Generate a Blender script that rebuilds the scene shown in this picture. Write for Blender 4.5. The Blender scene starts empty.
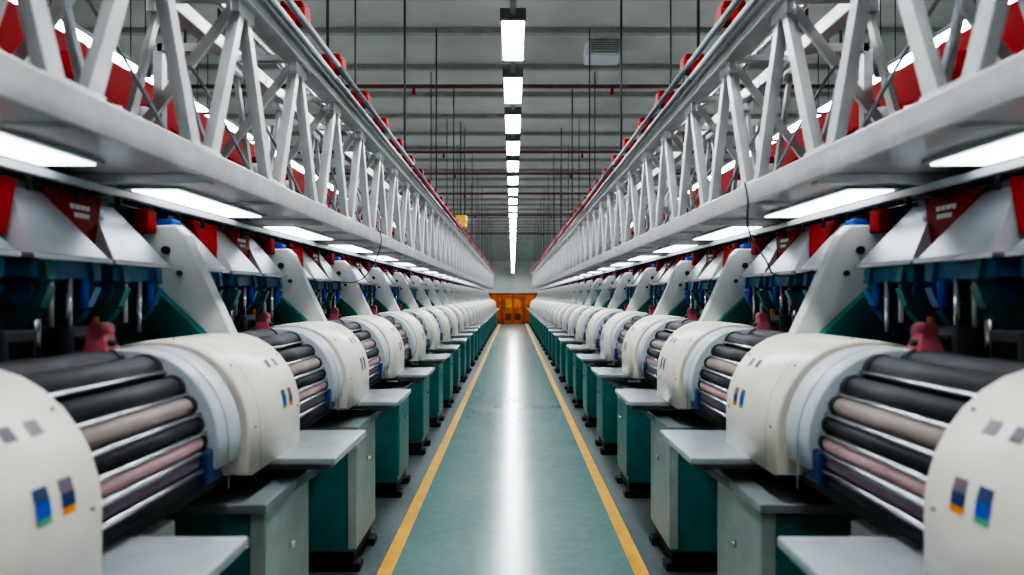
import bpy, bmesh, math, random
from mathutils import Vector, Matrix
random.seed(4)
S = bpy.context.scene
H0 = 1.6

# ------------------------------------------------------------------ materials
MATS = {}
def mat(name, col, rough=0.5, metal=0.0, noise=0.06, nscale=6.0, emit=0.0, bump=0.0, spec=0.5, coat=0.0, grime=0.0):
    m = bpy.data.materials.new(name); m.use_nodes = True
    nt = m.node_tree; b = nt.nodes['Principled BSDF']
    b.inputs['Roughness'].default_value = rough
    b.inputs['Metallic'].default_value = metal
    b.inputs['Specular IOR Level'].default_value = spec
    b.inputs['Coat Weight'].default_value = coat
    if emit > 0:
        b.inputs['Base Color'].default_value = (*col, 1)
        b.inputs['Emission Color'].default_value = (*col, 1)
        b.inputs['Emission Strength'].default_value = emit
    else:
        tc = nt.nodes.new('ShaderNodeTexCoord')
        n = nt.nodes.new('ShaderNodeTexNoise'); n.inputs['Scale'].default_value = nscale
        n.inputs['Detail'].default_value = 5
        nt.links.new(tc.outputs['Object'], n.inputs['Vector'])
        r = nt.nodes.new('ShaderNodeValToRGB')
        r.color_ramp.elements[0].position = 0.3; r.color_ramp.elements[1].position = 0.7
        r.color_ramp.elements[0].color = (*[c*(1-noise*1.6) for c in col], 1)
        r.color_ramp.elements[1].color = (*[min(1, c*(1+noise)) for c in col], 1)
        nt.links.new(n.outputs['Fac'], r.inputs['Fac'])
        out = r.outputs['Color']
        if grime > 0:
            n2 = nt.nodes.new('ShaderNodeTexNoise'); n2.inputs['Scale'].default_value = 3.2
            n2.inputs['Detail'].default_value = 10; n2.inputs['Roughness'].default_value = 0.75
            nt.links.new(tc.outputs['Object'], n2.inputs['Vector'])
            r2 = nt.nodes.new('ShaderNodeValToRGB')
            r2.color_ramp.elements[0].position = 0.48; r2.color_ramp.elements[1].position = 0.72
            r2.color_ramp.elements[0].color = (0,0,0,1); r2.color_ramp.elements[1].color = (grime,grime,grime,1)
            nt.links.new(n2.outputs['Fac'], r2.inputs['Fac'])
            mx = nt.nodes.new('ShaderNodeMixRGB'); mx.inputs['Color2'].default_value = (0.16,0.14,0.11,1)
            nt.links.new(r2.outputs['Color'], mx.inputs['Fac']); nt.links.new(out, mx.inputs['Color1'])
            out = mx.outputs['Color']
        nt.links.new(out, b.inputs['Base Color'])
    MATS[name] = m
    return m

mat('cream', (0.71,0.655,0.56), 0.32, noise=0.02, grime=0.15)
mat('lightgrey', (0.46,0.50,0.54), 0.35, noise=0.04, grime=0.2)
mat('white', (0.64,0.66,0.66), 0.4, noise=0.04, grime=0.15)
mat('trusswhite', (0.56,0.57,0.57), 0.28, metal=0.4, noise=0.10, grime=0.2)
mat('teal', (0.012,0.20,0.195), 0.33, noise=0.10)
mat('tealdark', (0.010,0.085,0.105), 0.4, noise=0.15)
mat('tealblue', (0.012,0.15,0.33), 0.33, noise=0.15)
mat('pale', (0.40,0.46,0.44), 0.4, noise=0.08, grime=0.25)
mat('slab', (0.23,0.26,0.27), 0.28, noise=0.12, grime=0.2)
mat('table', (0.46,0.50,0.53), 0.22, noise=0.06, metal=0.3, grime=0.2)
mat('black', (0.010,0.010,0.013), 0.55, noise=0.2)
mat('rubber', (0.011,0.011,0.017), 0.6, noise=0.2, nscale=40)
mat('dark', (0.025,0.028,0.032), 0.6, noise=0.2)
mat('navy', (0.012,0.04,0.13), 0.35)
mat('steel', (0.60,0.62,0.65), 0.22, metal=0.85, noise=0.1)
mat('cowl', (0.45,0.48,0.52), 0.28, metal=0.45, noise=0.08, grime=0.15)
mat('midgrey', (0.15,0.17,0.19), 0.45, noise=0.15)
mat('pinkroll', (0.44,0.27,0.28), 0.6, noise=0.08, nscale=12)
mat('mauve', (0.16,0.11,0.15), 0.6, noise=0.1, nscale=12)
mat('tan', (0.27,0.21,0.19), 0.6, noise=0.08, nscale=12)
mat('red', (0.27,0.0012,0.003), 0.6, noise=0.12, spec=0.15)
mat('pinkred', (0.38,0.07,0.10), 0.5, noise=0.1)
mat('blue', (0.006,0.08,0.46), 0.4, spec=0.3)
mat('orange', (0.60,0.13,0.004), 0.6, noise=0.25, nscale=3, spec=0.2)
mat('amber', (0.75,0.25,0.01), 0.6, noise=0.2, nscale=3, spec=0.2)
mat('brown', (0.16,0.025,0.006), 0.6, noise=0.2)
mat('yellow', (0.78,0.40,0.03), 0.45, noise=0.12)
mat('green', (0.08,0.32,0.18), 0.5)
mat('rust', (0.12,0.05,0.045), 0.6, noise=0.3)
mat('lamp', (0.90,0.96,1.0), emit=25)
mat('ceiling_fill', (0.90,0.96,1.0), emit=1.7)  # added weak glow on fixture tops, brightens the ceiling
mat('tray_glow', (0.90,0.96,1.0), emit=2.0)  # added glow below the truss tray, brightens cowls and covers

def floor_mat(name, c1, c2, rough0, rough1):
    m = bpy.data.materials.new(name); m.use_nodes = True
    nt = m.node_tree; b = nt.nodes['Principled BSDF']
    tc = nt.nodes.new('ShaderNodeTexCoord')
    n1 = nt.nodes.new('ShaderNodeTexNoise'); n1.inputs['Scale'].default_value = 1.6; n1.inputs['Detail'].default_value = 8
    n2 = nt.nodes.new('ShaderNodeTexNoise'); n2.inputs['Scale'].default_value = 14; n2.inputs['Detail'].default_value = 6
    for n in (n1, n2): nt.links.new(tc.outputs['Object'], n.inputs['Vector'])
    mx = nt.nodes.new('ShaderNodeMath'); mx.operation = 'ADD'
    nt.links.new(n1.outputs['Fac'], mx.inputs[0]); nt.links.new(n2.outputs['Fac'], mx.inputs[1])
    h = nt.nodes.new('ShaderNodeMath'); h.operation = 'MULTIPLY'; h.inputs[1].default_value = 0.5
    nt.links.new(mx.outputs[0], h.inputs[0])
    r = nt.nodes.new('ShaderNodeValToRGB')
    r.color_ramp.elements[0].position = 0.34; r.color_ramp.elements[1].position = 0.66
    r.color_ramp.elements[0].color = (*c1, 1); r.color_ramp.elements[1].color = (*c2, 1)
    nt.links.new(h.outputs[0], r.inputs['Fac']); nt.links.new(r.outputs['Color'], b.inputs['Base Color'])
    mr = nt.nodes.new('ShaderNodeMapRange')
    mr.inputs['From Min'].default_value = 0.3; mr.inputs['From Max'].default_value = 0.7
    mr.inputs['To Min'].default_value = rough0; mr.inputs['To Max'].default_value = rough1
    nt.links.new(h.outputs[0], mr.inputs['Value']); nt.links.new(mr.outputs['Result'], b.inputs['Roughness'])
    b.inputs['Specular IOR Level'].default_value = 0.6
    MATS[name] = m
floor_mat('floor_epoxy', (0.13,0.23,0.21), (0.175,0.28,0.26), 0.16, 0.23)
floor_mat('floor_concrete', (0.075,0.10,0.105), (0.16,0.185,0.19), 0.3, 0.5)
mat('ceilpaint', (0.36,0.38,0.35), 0.8, noise=0.12, nscale=0.7)
mat('ceilrib', (0.25,0.265,0.245), 0.8, noise=0.1)
mat('wallpaint', (0.42,0.43,0.40), 0.8, noise=0.1, nscale=0.5)

# ------------------------------------------------------------------ mesh builder
class MB:
    def __init__(s, mirror=1):
        s.v=[]; s.f=[]; s.m=[]; s.sm=[]; s.mats=[]; s.sx=mirror
    def mi(s, name):
        if name not in s.mats: s.mats.append(name)
        return s.mats.index(name)
    def add(s, verts, faces, mname, smooth=False):
        o=len(s.v); k=s.mi(mname)
        s.v += [tuple(v) for v in verts]
        for i,f in enumerate(faces):
            s.f.append([o+j for j in f]); s.m.append(k)
            s.sm.append(smooth if isinstance(smooth,bool) else smooth[i])
    def box(s, x0,x1,y0,y1,z0,z1, m, bev=0.0):
        bm=bmesh.new()
        vs=[bm.verts.new((x,y,z)) for x in (x0,x1) for y in (y0,y1) for z in (z0,z1)]
        for q in ((0,1,3,2),(4,6,7,5),(0,4,5,1),(2,3,7,6),(0,2,6,4),(1,5,7,3)):
            bm.faces.new([vs[i] for i in q])
        if bev>0: bmesh.ops.bevel(bm, geom=list(bm.edges), offset=bev, segments=2, affect='EDGES', profile=0.5)
        bm.verts.index_update()
        s.add([v.co[:] for v in bm.verts], [[v.index for v in f.verts] for f in bm.faces], m)
        bm.free()
    def prism(s, prof, y0, y1, m, smooth=False, bev=0.0):
        n=len(prof)
        if bev>0:
            cx=sum(p[0] for p in prof)/n; cz=sum(p[1] for p in prof)/n
            def shr(p):
                d=Vector((cx-p[0],cz-p[1])); d.normalize(); return (p[0]+d.x*bev, p[1]+d.y*bev)
            rings=[([shr(p) for p in prof],y0),(prof,y0+bev),(prof,y1-bev),([shr(p) for p in prof],y1)]
        else: rings=[(prof,y0),(prof,y1)]
        vs=[(p[0],y,p[1]) for pr,y in rings for p in pr]
        fs=[]; sm=[]
        for r in range(len(rings)-1):
            for i in range(n):
                j=(i+1)%n
                fs.append([r*n+i, r*n+j, (r+1)*n+j, (r+1)*n+i]); sm.append(smooth)
        L=(len(rings)-1)*n
        fs.append(list(range(n))[::-1]); sm.append(False)
        fs.append([L+i for i in range(n)]); sm.append(False)
        s.add(vs,fs,m,sm)
    def hull(s, bottom, top, m):
        s.add(list(bottom)+list(top), [[3,2,1,0],[4,5,6,7],[0,1,5,4],[1,2,6,5],[2,3,7,6],[3,0,4,7]], m)
    def cyl(s, p0, p1, r, m, n=14, r1=None, cap=True):
        p0=Vector(p0); p1=Vector(p1); d=(p1-p0).normalized()
        a=d.orthogonal().normalized(); b=d.cross(a)
        if r1 is None: r1=r
        vs=[]
        for p,rr in ((p0,r),(p1,r1)):
            for i in range(n):
                t=2*math.pi*i/n
                vs.append(p+a*math.cos(t)*rr+b*math.sin(t)*rr)
        fs=[[i,(i+1)%n,n+(i+1)%n,n+i] for i in range(n)]; sm=[True]*n
        if cap:
            fs+= [list(range(n))[::-1],[n+i for i in range(n)]]; sm+=[False,False]
        s.add(vs,fs,m,sm)
    def beam(s, p0, p1, w, t, m, up=(1,0,0), w1=None):
        p0=Vector(p0); p1=Vector(p1); d=(p1-p0).normalized(); u=Vector(up)
        u=(u-d*u.dot(d)).normalized(); sdir=d.cross(u)
        if w1 is None: w1=w
        q=[]
        for p,ww in ((p0,w),(p1,w1)):
            q.append([p+sdir*ww/2+u*t/2, p-sdir*ww/2+u*t/2, p-sdir*ww/2-u*t/2, p+sdir*ww/2-u*t/2])
        s.hull(q[0],q[1],m)
    def mesh(s, name):
        me=bpy.data.meshes.new(name)
        me.from_pydata([(v[0]*s.sx,v[1],v[2]) for v in s.v],[],s.f)
        for n in s.mats: me.materials.append(MATS[n])
        me.polygons.foreach_set('material_index', s.m)
        me.polygons.foreach_set('use_smooth', s.sm)
        bm=bmesh.new(); bm.from_mesh(me)
        bmesh.ops.recalc_face_normals(bm, faces=bm.faces); bm.to_mesh(me); bm.free()
        me.update(); return me
def put(name, me, loc=(0,0,0), rot=0):
    o=bpy.data.objects.new(name, me); o.location=loc; o.rotation_euler[2]=rot
    S.collection.objects.link(o); return o

# ------------------------------------------------------------------ machine module
PROF=[(0.95,0.95),(0.95,1.12),(0.957,1.18),(0.975,1.24),(1.003,1.295),(1.04,1.345),(1.085,1.385),(1.135,1.415),
      (1.19,1.433),(1.25,1.442),(1.32,1.441),(1.40,1.428),(1.48,1.405),(1.56,1.375)]
def pnt(i, off):
    a=Vector(PROF[max(i-1,0)]); b=Vector(PROF[min(i+1,len(PROF)-1)])
    d=(b-a).normalized(); nrm=Vector((d.y,-d.x))
    p=Vector(PROF[i])+nrm*off
    return (p.x,p.y)

def machine(mirror, pale):
    B=MB(mirror)
    L=1.5
    B.box(1.42,2.18,0.0,L,0.0,0.10,'black')
    B.box(1.38,2.20,0.0,L,0.10,0.95,'tealdark')
    B.box(1.365,1.38,0.05,0.70,0.18,0.85,'tealdark',0.004)
    B.box(1.365,1.38,0.80,1.45,0.18,0.85,'tealdark',0.004)
    B.box(1.05,2.20,0.0,L,0.93,0.97,'dark')
    B.box(1.12,1.38,0.66,1.30,0.70,0.86,'white',0.01)
    B.box(1.20,1.38,0.70,1.26,0.50,0.70,'tealdark')
    B.box(1.20,1.34,0.60,0.66,0.0,0.93,'dark')
    # cabinet on aisle side
    B.box(0.915,1.28,0.02,0.57,0.12,0.815,'teal',0.006)
    B.box(1.28,1.38,0.10,0.50,0.40,0.80,'teal')
    if pale:
        B.box(0.905,0.925,0.015,0.575,0.14,0.815,'pale',0.004)
        B.box(0.905,0.955,0.012,0.03,0.14,0.815,'pale',0.003)
    else:
        B.box(0.905,0.925,0.04,0.55,0.17,0.78,'teal',0.006)
    B.box(0.89,1.30,-0.01,0.60,0.815,0.85,'slab',0.006)
    B.box(0.93,1.27,0.05,0.54,0.05,0.12,'black')
    B.box(0.89,1.28,0.03,0.14,0.0,0.05,'black',0.008)
    B.box(0.89,1.28,0.45,0.56,0.0,0.05,'black',0.008)
    B.cyl((0.90,0.30,0.60),(0.885,0.30,0.60),0.014,'steel',10)
    # side table
    B.box(0.71,1.06,0.27,0.86,0.925,0.955,'table',0.008)
    B.box(0.74,1.04,0.30,0.83,0.90,0.925,'midgrey')
    B.beam((0.78,0.36,0.90),(0.93,0.36,0.80),0.03,0.02,'steel',up=(0,1,0))
    B.beam((0.78,0.76,0.90),(1.20,0.76,0.72),0.03,0.02,'steel',up=(0,1,0))
    # cream barrel cover
    body=PROF+[(1.56,0.955),]
    B.prism(body,0.0,0.60,'cream',True,0.012)
    for t in (0.05,0.55):
        for i in (1,5,9):
            p=pnt(i,0.002); q=pnt(i,-0.004)
            B.cyl((p[0],t,p[1]),(q[0],t,q[1]),0.005,'midgrey',8)
    def strip(y0,y1,m,off=-0.0015):
        vs=[];fs=[]
        for k in range(len(PROF)-1):
            p=pnt(k,off); vs+=[(p[0],y0,p[1]),(p[0],y1,p[1])]
            if k: fs.append([2*k-2,2*k-1,2*k+1,2*k])
        B.add(vs,fs,m,True)
    strip(0.096,0.100,'midgrey')
    def decal(pi0,pi1,y0,y1,m,n=3):
        vs=[];fs=[]
        for k in range(n):
            t=pi0+(pi1-pi0)*k/(n-1); i=int(t); fr=t-i
            a=pnt(i,-0.002); b=pnt(min(i+1,len(PROF)-1),-0.002)
            p=(a[0]+(b[0]-a[0])*fr, a[1]+(b[1]-a[1])*fr)
            vs+=[(p[0],y0,p[1]),(p[0],y1,p[1])]
            if k: fs.append([2*k-2,2*k-1,2*k+1,2*k])
        B.add(vs,fs,m,True)
    decal(2.0,2.5,0.37,0.415,'navy'); decal(1.5,2.0,0.37,0.415,'blue'); decal(1.25,1.5,0.37,0.415,'green')
    decal(2.0,2.5,0.45,0.495,'mauve'); decal(1.5,2.0,0.45,0.495,'navy'); decal(1.25,1.5,0.45,0.495,'amber')
    decal(4.2,4.8,0.36,0.40,'mauve'); decal(4.2,4.8,0.44,0.48,'midgrey')
    # end plate (light crescent band)
    outer=[pnt(i,0.015) for i in range(1,len(PROF)-1)]
    outer=[(0.975,1.03)]+outer
    inner=[(1.03,1.03)]+[pnt(i,0.085) for i in range(1,len(PROF)-1)]
    B.prism(outer+inner[::-1],1.27,1.46,'lightgrey',True,0.008)
    strip(1.335,1.345,'midgrey',0.0135)
    core=[pnt(i,0.10) for i in range(1,len(PROF)-1)]
    B.prism([(1.05,0.97)]+core+[(1.5,0.97)],1.34,1.48,'dark',True)
    B.box(0.985,1.09,1.22,1.34,0.99,1.10,'navy',0.008)
    B.box(1.02,1.12,1.20,1.30,1.10,1.14,'tealblue',0.006)
    core2=[pnt(i,0.13) for i in range(1,len(PROF)-1)]
    B.prism([(1.09,0.97)]+core2+[(1.5,0.97)],0.60,1.34,'black',True)
    # rollers
    R=[(1.46,1.335,0.06,'rubber'),(1.33,1.365,0.062,'rubber'),(1.205,1.352,0.055,'rubber'),(1.118,1.298,0.040,'rubber'),
       (1.070,1.240,0.030,'tan'),(1.045,1.180,0.028,'rubber'),(1.034,1.122,0.028,'pinkroll'),(1.030,1.065,0.025,'mauve'),(1.030,1.01,0.027,'rubber')]
    for x,z,r,m in R:
        B.cyl((x,0.60,z),(x,1.27,z),r,m,18)
        B.cyl((x,0.60,z),(x,0.615,z),r+0.006,'steel',18)
        B.cyl((x,1.245,z),(x,1.27,z),r+0.004,'dark',18)
    for x,z in ((1.145,1.352),(1.072,1.278),(1.030,1.212),(1.012,1.152),(1.003,1.094),(1.002,1.038)):
        B.cyl((x,0.60,z),(x,1.27,z),0.008,'steel',8)
    # pink clamp handle
    B.hull([(1.31,1.22,1.42),(1.39,1.22,1.42),(1.39,1.31,1.42),(1.31,1.31,1.42)],
           [(1.33,1.24,1.49),(1.37,1.24,1.49),(1.37,1.29,1.49),(1.33,1.29,1.49)],'pinkred')
    B.cyl((1.35,1.23,1.49),(1.35,1.30,1.49),0.026,'pinkred',12)
    B.cyl((1.30,1.26,1.45),(1.42,1.26,1.45),0.012,'dark',8)
    # machine bed
    B.box(1.52,2.15,0.0,L,0.97,1.38,'midgrey')
    B.box(1.50,1.62,0.62,1.46,1.38,1.43,'dark',0.006)
    for y in (0.72,1.02,1.32):
        B.box(1.44,1.56,y-0.07,y+0.07,1.40,1.50,'midgrey',0.008)
        B.box(1.435,1.46,y-0.05,y+0.05,1.42,1.47,'black',0.004)
        B.cyl((1.47,y+0.11,1.40),(1.47,y+0.11,1.53),0.014,'yellow' if y>1.2 else 'steel',8)
    # slanted white side panel
    B.prism([(1.22,1.438),(1.50,1.395),(1.58,1.45),(1.61,1.86),(1.57,1.91),(1.46,1.91),(1.42,1.87)],0.50,0.58,'white',False,0.008)
    B.prism([(1.32,1.44),(1.50,1.41),(1.66,1.42),(1.68,1.78)],0.44,0.50,'teal',False)
    B.cyl((1.50,0.498,1.80),(1.50,0.485,1.80),0.018,'dark',12)
    B.cyl((1.44,0.498,1.70),(1.44,0.485,1.70),0.012,'dark',12)
    # teal beams + curved arms + cowls
    B.box(1.56,1.70,0.0,L,1.66,1.715,'tealdark',0.006)
    B.box(1.80,2.05,0.0,L,1.38,2.02,'midgrey')
    for c in range(3):
        yc=(0.20,0.80,1.27)[c]
        w=0.20
        for dy in (-0.12,0.12):
            pts=[(1.50,1.71),(1.475,1.64),(1.49,1.57),(1.535,1.51),(1.57,1.46),(1.60,1.40)]
            for j,(a,b) in enumerate(zip(pts[:-1],pts[1:])):
                wd=(0.11,0.085,0.06,0.05,0.05,0.05)
                B.beam((a[0],yc+dy,a[1]),(b[0],yc+dy,b[1]),wd[j],0.04,'tealblue' if dy>0 else 'teal',up=(0,1,0),w1=wd[j+1])
            B.cyl((1.52,yc+dy-0.03,1.62),(1.52,yc+dy+0.03,1.62),0.042,'tealblue',12)
        B.box(1.455,1.56,yc-0.18,yc+0.18,1.655,1.715,'tealblue',0.008)
        B.cyl((1.46,yc,1.66),(1.46,yc,1.46),0.012,'steel',8)
        B.cyl((1.48,yc-0.06,1.68),(1.48,yc-0.06,1.50),0.010,'white',8)
        B.cyl((1.450,yc+0.06,1.655),(1.450,yc+0.06,1.56),0.018,'blue',8)
        # cowl
        bt=[(1.44,yc-w,1.73),(1.44,yc+w,1.73),(1.74,yc+w,1.73),(1.74,yc-w,1.73)]
        tp=[(1.60,yc-w*0.38,1.955),(1.60,yc+w*0.38,1.955),(1.72,yc+w*0.38,1.955),(1.72,yc-w*0.38,1.955)]
        B.hull(bt,tp,'cowl')
        B.box(1.43,1.75,yc-w-0.008,yc+w+0.008,1.715,1.735,'steel',0.003)
        B.box(1.61,1.71,yc-0.06,yc+0.06,1.955,1.985,'midgrey',0.005)
    B.box(1.53,1.60,0.61,0.70,1.85,1.95,'blue',0.008)
    B.box(1.535,1.60,0.41,0.49,1.87,1.97,'red',0.008)
    for y2 in (1.035,1.49):
        bt=[(1.53,y2-0.05,1.79),(1.53,y2+0.05,1.79),(1.56,y2+0.05,1.79),(1.56,y2-0.05,1.79)]
        tp=[(1.57,y2-0.15,1.975),(1.57,y2+0.15,1.975),(1.60,y2+0.15,1.975),(1.60,y2-0.15,1.975)]
        B.hull(bt,tp,'red')
        if y2>1.2:
            for z,hw in ((1.92,0.06),(1.89,0.045)):
                x=1.53+(z-1.79)*0.04/0.185-0.003
                for j in range(4):
                    a=y2-hw+2*hw*j/4
                    B.box(x,x+0.01,a,a+hw*0.38,z-0.009,z+0.009,'white')
    # rail pipes
    B.cyl((1.58,0,2.015),(1.58,L,2.015),0.022,'steel',12)
    B.cyl((1.66,0,2.03),(1.66,L,2.03),0.016,'midgrey',10)
    B.box(1.50,1.53,0,L,1.985,2.01,'lightgrey')
    for i in range(6):
        y=0.125+0.25*i
        B.box(1.55,1.61,y-0.02,y+0.02,1.985,2.045,'dark',0.004)
        B.cyl((1.545,y+0.08,1.995),(1.545,y+0.08,1.94),0.010,'black',8)
    # rear creel: posts, red beams and brackets
    for y in (0.08,0.83):
        B.box(2.06,2.12,y-0.03,y+0.03,1.38,2.82,'midgrey')
        B.beam((1.84,y,2.42),(2.16,y,2.66),0.08,0.04,'red',up=(0,1,0))
        B.cyl((1.88,y+0.2,2.42),(1.88,y+0.2,2.56),0.06,'white',12,0.03)
        B.cyl((1.92,y+0.38,2.50),(1.92,y+0.38,2.64),0.06,'red',12,0.03)
    B.box(2.00,2.06,0,L,2.50,2.78,'red',0.006)
    B.box(2.14,2.18,0,L,2.26,2.42,'red')
    B.cyl((1.88,0,2.48),(1.88,L,2.48),0.02,'steel',8)
    B.box(2.1,2.16,0,L,2.02,2.25,'cowl')
    return B

meshes={}
for mir in (1,-1):
    for pale in (0,1):
        meshes[(mir,pale)]=machine(mir,pale).mesh('textile_machine_mesh')
Y0=1.03
K0,K1=-2,26
for k in range(K0,K1):
    for sgn in (-1,1):
        put('textile_machine', meshes[(sgn,1 if k in (0,1,2) else 0)], (0,Y0+1.5*k,0))
        put('textile_machine', meshes[(-sgn,0)], (sgn*4.5,Y0+1.5*k,0))

# ------------------------------------------------------------------ overhead truss (3 m segments)
def truss(mirror):
    B=MB(mirror); L=3.0
    B.box(1.08,1.78,0,L,2.045,2.07,'trusswhite')
    B.box(1.07,1.10,0,L,2.02,2.115,'trusswhite',0.004)
    B.box(1.76,1.79,0,L,2.02,2.10,'trusswhite',0.004)
    B.box(1.10,1.16,0,L,2.07,2.10,'lightgrey')
    for y in (0.0,1.5):
        B.box(1.10,1.76,y,y+0.05,2.010,2.045,'trusswhite',0.003)
        B.box(1.34,1.56,y+0.28,y+1.27,2.032,2.045,'lightgrey',0.003)
        B.box(1.36,1.54,y+0.30,y+1.25,2.026,2.033,'tray_glow')  # added glowing panel, stands in for the bright tray underside
    for y in (0.75,2.25):
        B.box(1.60,1.76,y,y+0.04,2.026,2.045,'trusswhite',0.003)
        B.box(1.12,1.30,y,y+0.03,2.03,2.045,'trusswhite',0.003)
    # top chords
    B.box(1.07,1.17,0,L,2.80,2.90,'trusswhite',0.006)
    B.box(1.05,1.19,0,L,2.90,2.915,'lightgrey')
    B.box(1.42,1.49,0,L,2.81,2.88,'trusswhite',0.006)
    B.cyl((1.03,0,2.86),(1.03,L,2.86),0.015,'midgrey',10)
    B.cyl((1.01,0,2.93),(1.01,L,2.93),0.018,'midgrey',10)
    B.cyl((1.30,0,2.90),(1.30,L,2.90),0.020,'steel',10)
    for bay in range(4):
        y=bay*0.75
        for X in (1.12,1.46):
            t=0.022
            w0,w1=(0.065,0.04) if X<1.3 else (0.045,0.03)
            B.beam((X,y+0.06,2.09),(X,y+0.36,2.81),w0,t,'trusswhite',up=(1,0,0),w1=w1)
            B.beam((X,y+0.69,2.09),(X,y+0.39,2.81),w0,t,'trusswhite',up=(1,0,0),w1=w1)
            if X<1.3:
                B.beam((X+0.02,y+0.06,2.09),(X+0.02,y+0.36,2.81),0.010,0.04,'trusswhite',up=(1,0,0))
                B.beam((X+0.02,y+0.69,2.09),(X+0.02,y+0.39,2.81),0.010,0.04,'trusswhite',up=(1,0,0))
            B.box(X-0.018,X+0.018,y+0.29,y+0.46,2.75,2.81,'trusswhite',0.004)
            B.box(X-0.018,X+0.018,y-0.0,y+0.12,2.09,2.14,'trusswhite',0.004)
            B.box(X-0.018,X+0.018,y+0.63,y+0.75,2.09,2.14,'trusswhite',0.004)
            for q in (0.04,0.71): B.cyl((X-0.026,y+q,2.115),(X-0.018,y+q,2.115),0.012,'midgrey',8)
        B.beam((1.12,y+0.375,2.84),(1.46,y+0.375,2.84),0.05,0.03,'trusswhite',up=(0,0,1))
        B.beam((1.16,y+0.375,2.80),(1.70,y+0.375,2.09),0.04,0.02,'trusswhite',up=(0,1,0))
        B.box(1.24,1.34,y+0.12,y+0.24,2.07,2.15,'lightgrey',0.01)
        B.cyl((1.29,y+0.50,2.07),(1.29,y+0.50,2.22),0.03,'white',12,0.015)
        B.box(1.60,1.68,y+0.30,y+0.42,2.07,2.18,'midgrey',0.01)
        pts=[]
        for j in range(9):
            a=j/8; pts.append((1.14+0.18*math.sin(a*math.pi),y+0.10+0.45*a,2.12+0.42*math.sin(a*math.pi)))
        for p,q in zip(pts[:-1],pts[1:]): B.cyl(p,q,0.007,'midgrey',6,cap=False)
        # red pulley units on top chord
        B.cyl((1.10,y+0.2,2.915),(1.10,y+0.2,3.05),0.012,'midgrey',8)
        B.cyl((1.02,y+0.2,2.99),(1.13,y+0.2,2.99),0.052,'red',14)
        B.box(1.03,1.14,y+0.14,y+0.26,3.02,3.05,'red',0.008)
        B.beam((1.08,y+0.10,2.92),(1.08,y+0.2,3.04),0.03,0.03,'red')
    B.cyl((1.12,0.2,3.04),(1.12,0.2,5.52),0.009,'dark',6)
    for y in (0.95,2.45):
        if y>2: B.cyl((1.46,y,2.88),(1.46,y,5.60),0.008,'dark',6)
        B.box(1.70,1.76,y,y+0.06,1.965,2.045,'lightgrey')
        B.box(1.745,1.79,y,y+0.05,2.07,2.86,'trusswhite')
        B.beam((1.46,y+0.02,2.84),(1.77,y+0.02,2.84),0.04,0.04,'trusswhite',up=(0,0,1))
    return B
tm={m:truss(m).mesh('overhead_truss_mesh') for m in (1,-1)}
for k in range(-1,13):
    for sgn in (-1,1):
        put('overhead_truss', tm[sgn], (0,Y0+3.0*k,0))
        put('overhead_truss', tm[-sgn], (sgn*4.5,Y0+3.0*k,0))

# ------------------------------------------------------------------ room shell
YB,YF=-3.2,80.0; XW=10.0; ZC=5.6
def simple(name, fn):
    B=MB(); fn(B); return put(name,B.mesh(name))
def f(B):
    B.box(-0.79,0.79,YB,YF,-0.1,0.0,'floor_epoxy')
    B.box(-XW,-0.79,YB,YF,-0.1,0.0,'floor_concrete'); B.box(0.79,XW,YB,YF,-0.1,0.0,'floor_concrete')
simple('floor',f)
for sg in (-1,1):
    simple('floor_line', lambda B: B.box(min(sg*0.70,sg*0.785),max(sg*0.70,sg*0.785),YB,60,0.0,0.002,'yellow'))
def f(B):
    B.box(-XW,XW,YB,YF,ZC,ZC+0.15,'ceilpaint')
    y=YB+0.4
    while y<YF-0.3:
        B.box(-XW,XW,y,y+0.12,ZC-0.08,ZC,'ceilrib')
        y+=1.65
simple('ceiling',f)
simple('wall_left',lambda B:B.box(-XW-0.15,-XW,YB,YF,0,ZC,'wallpaint'))
simple('wall_right',lambda B:B.box(XW,XW+0.15,YB,YF,0,ZC,'wallpaint'))
simple('wall_back',lambda B:B.box(-XW,XW,YF,YF+0.15,0,ZC,'wallpaint'))
simple('wall_front',lambda B:B.box(-XW,XW,YB-0.15,YB,0,ZC,'wallpaint'))

for y,z in ((12.0,5.2),(17.2,5.15),(20.5,5.2),(24.5,5.2),(31,5.2),(40,5.2)):
    def f(B):
        B.cyl((-XW+0.1,y,z),(XW-0.1,y,z),0.035,'rust',10)
        for x in range(-9,10,3):
            B.cyl((x,y,z),(x,y,ZC),0.01,'dark',6)
            B.cyl((x-0.03,y,z),(x+0.03,y,z),0.05,'dark',10)
        for x in (-4.2,-1.7,1.7,4.2):
            B.cyl((x,y,z-0.14),(x,y,z),0.03,'red',10,0.02)
    simple('water_pipe',f)

# ------------------------------------------------------------------ lamps
def lampmesh(Ln):
    B=MB(); z=H0+2.66
    B.box(-0.12,0.12,0.0,Ln,z+0.03,z+0.08,'lightgrey',0.01)
    B.box(-0.105,0.105,0.02,Ln-0.02,z,z+0.035,'lamp',0.008)
    B.box(-0.10,0.10,0.05,Ln-0.05,z+0.08,z+0.088,'ceiling_fill')  # extra upward glow added to lift the ceiling
    B.box(-0.125,0.125,-0.03,0.02,z-0.01,z+0.10,'midgrey',0.006)
    B.box(-0.125,0.125,Ln-0.02,Ln+0.03,z-0.01,z+0.10,'midgrey',0.006)
    B.box(-0.03,0.03,Ln-1.75,0.0,z+0.03,z+0.08,'midgrey')
    for y in (0.1,Ln-0.1): B.cyl((0,y,z+0.09),(0,y,ZC),0.006,'dark',6)
    return B.mesh('fluorescent_light_mesh')
lm=lampmesh(1.18); lm2=lampmesh(1.62)
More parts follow.
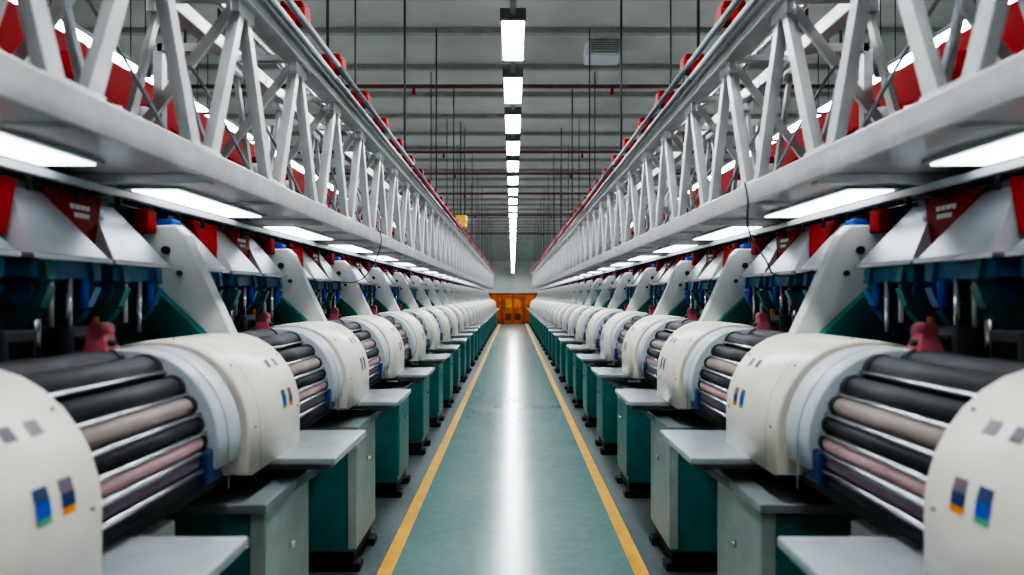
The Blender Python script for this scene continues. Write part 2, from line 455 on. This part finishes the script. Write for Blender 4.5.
for row,x in enumerate((0,-4.5,4.5)):
    for k in range(-4,41):
        y=6.72+1.75*k
        if y<YB+0.6 or y>YF-1.8: continue
        put('fluorescent_light', lm if x==0 else lm2, (x,y,0))

def f(B):
    B.box(1.15,1.70,10.9,11.4,5.36,5.6,'lightgrey',0.02)
    B.box(1.22,1.63,10.86,10.9,5.40,5.55,'midgrey')
    for i in range(4): B.box(1.23,1.62,10.84,10.86,5.41+0.035*i,5.425+0.035*i,'pale')
simple('air_vent',f)

def f(B):
    B.box(-1.34,-1.06,15.9,16.2,3.18,3.45,'yellow',0.02)
    B.cyl((-1.2,16.05,3.45),(-1.2,16.05,ZC),0.012,'dark',8)
    B.cyl((-1.2,16.05,3.18),(-1.2,16.05,3.08),0.03,'dark',10)
    B.cyl((-1.36,16.05,3.3),(-1.04,16.05,3.3),0.07,'brown',12)
simple('chain_hoist',f)

# orange partition closing the far end of the aisle
def f(B):
    y=41.0
    B.box(-2.6,2.6,y,y+0.12,0.0,1.72,'orange',0.01)
    B.box(-2.6,2.6,y-0.02,y,0.0,0.10,'brown')
    B.box(-2.6,2.6,y-0.03,y+0.14,1.72,1.80,'brown')
    for i in range(9):
        x=-2.6+0.65*i
        B.box(x-0.025,x+0.025,y-0.04,y,0.0,1.72,'brown')
    B.box(-0.55,0.55,y-0.03,y,0.02,1.58,'brown',0.004)
    for x in (-0.27,0.27):
        B.box(x-0.25,x+0.25,y-0.05,y-0.02,0.04,1.54,'orange',0.006)
        B.box(x-0.17,x+0.17,y-0.06,y-0.045,0.95,1.42,'amber',0.004)
        B.box(x-0.17,x+0.17,y-0.06,y-0.045,0.20,0.60,'brown',0.004)
    for x in (-0.05,0.05): B.cyl((x,y-0.09,0.7),(x,y-0.09,0.92),0.012,'steel',8)
simple('partition_screen',f)

def cable(pts,r=0.005):
    c=bpy.data.curves.new('hanging_cable','CURVE'); c.dimensions='3D'; c.bevel_depth=r
    sp=c.splines.new('BEZIER'); sp.bezier_points.add(len(pts)-1)
    for p,q in zip(sp.bezier_points,pts):
        p.co=q; p.handle_left_type=p.handle_right_type='AUTO'
    c.materials.append(MATS['black'])
    o=bpy.data.objects.new('hanging_cable',c); S.collection.objects.link(o)
cable([(1.06,3.2,2.12),(1.04,3.1,2.02),(1.06,3.15,1.9),(1.12,3.1,1.76),(1.2,3.2,1.70),(1.42,3.3,1.72)],0.004)
cable([(-1.06,5.6,2.12),(-1.04,5.5,2.0),(-1.10,5.5,1.85),(-1.25,5.6,1.72),(-1.44,5.6,1.72)],0.004)

# ------------------------------------------------------------------ world, camera
w=bpy.data.worlds.new('world'); S.world=w; w.use_nodes=True
w.node_tree.nodes['Background'].inputs[0].default_value=(0.6,0.65,0.7,1)
w.node_tree.nodes['Background'].inputs[1].default_value=0.3
cam=bpy.data.cameras.new('camera'); co=bpy.data.objects.new('camera',cam)
S.collection.objects.link(co); S.camera=co
co.location=(0,0,H0); co.rotation_euler=(math.radians(90),0,0)
cam.sensor_width=36; cam.lens=36*700/1024
cam.shift_y=9/1024; cam.shift_x=-1/1024
cam.clip_start=0.05; cam.clip_end=200
cam.dof.use_dof=True; cam.dof.focus_distance=6.0; cam.dof.aperture_fstop=1.6
S.view_settings.view_transform='AgX'
S.view_settings.look='AgX - High Contrast'
S.view_settings.exposure=1.08
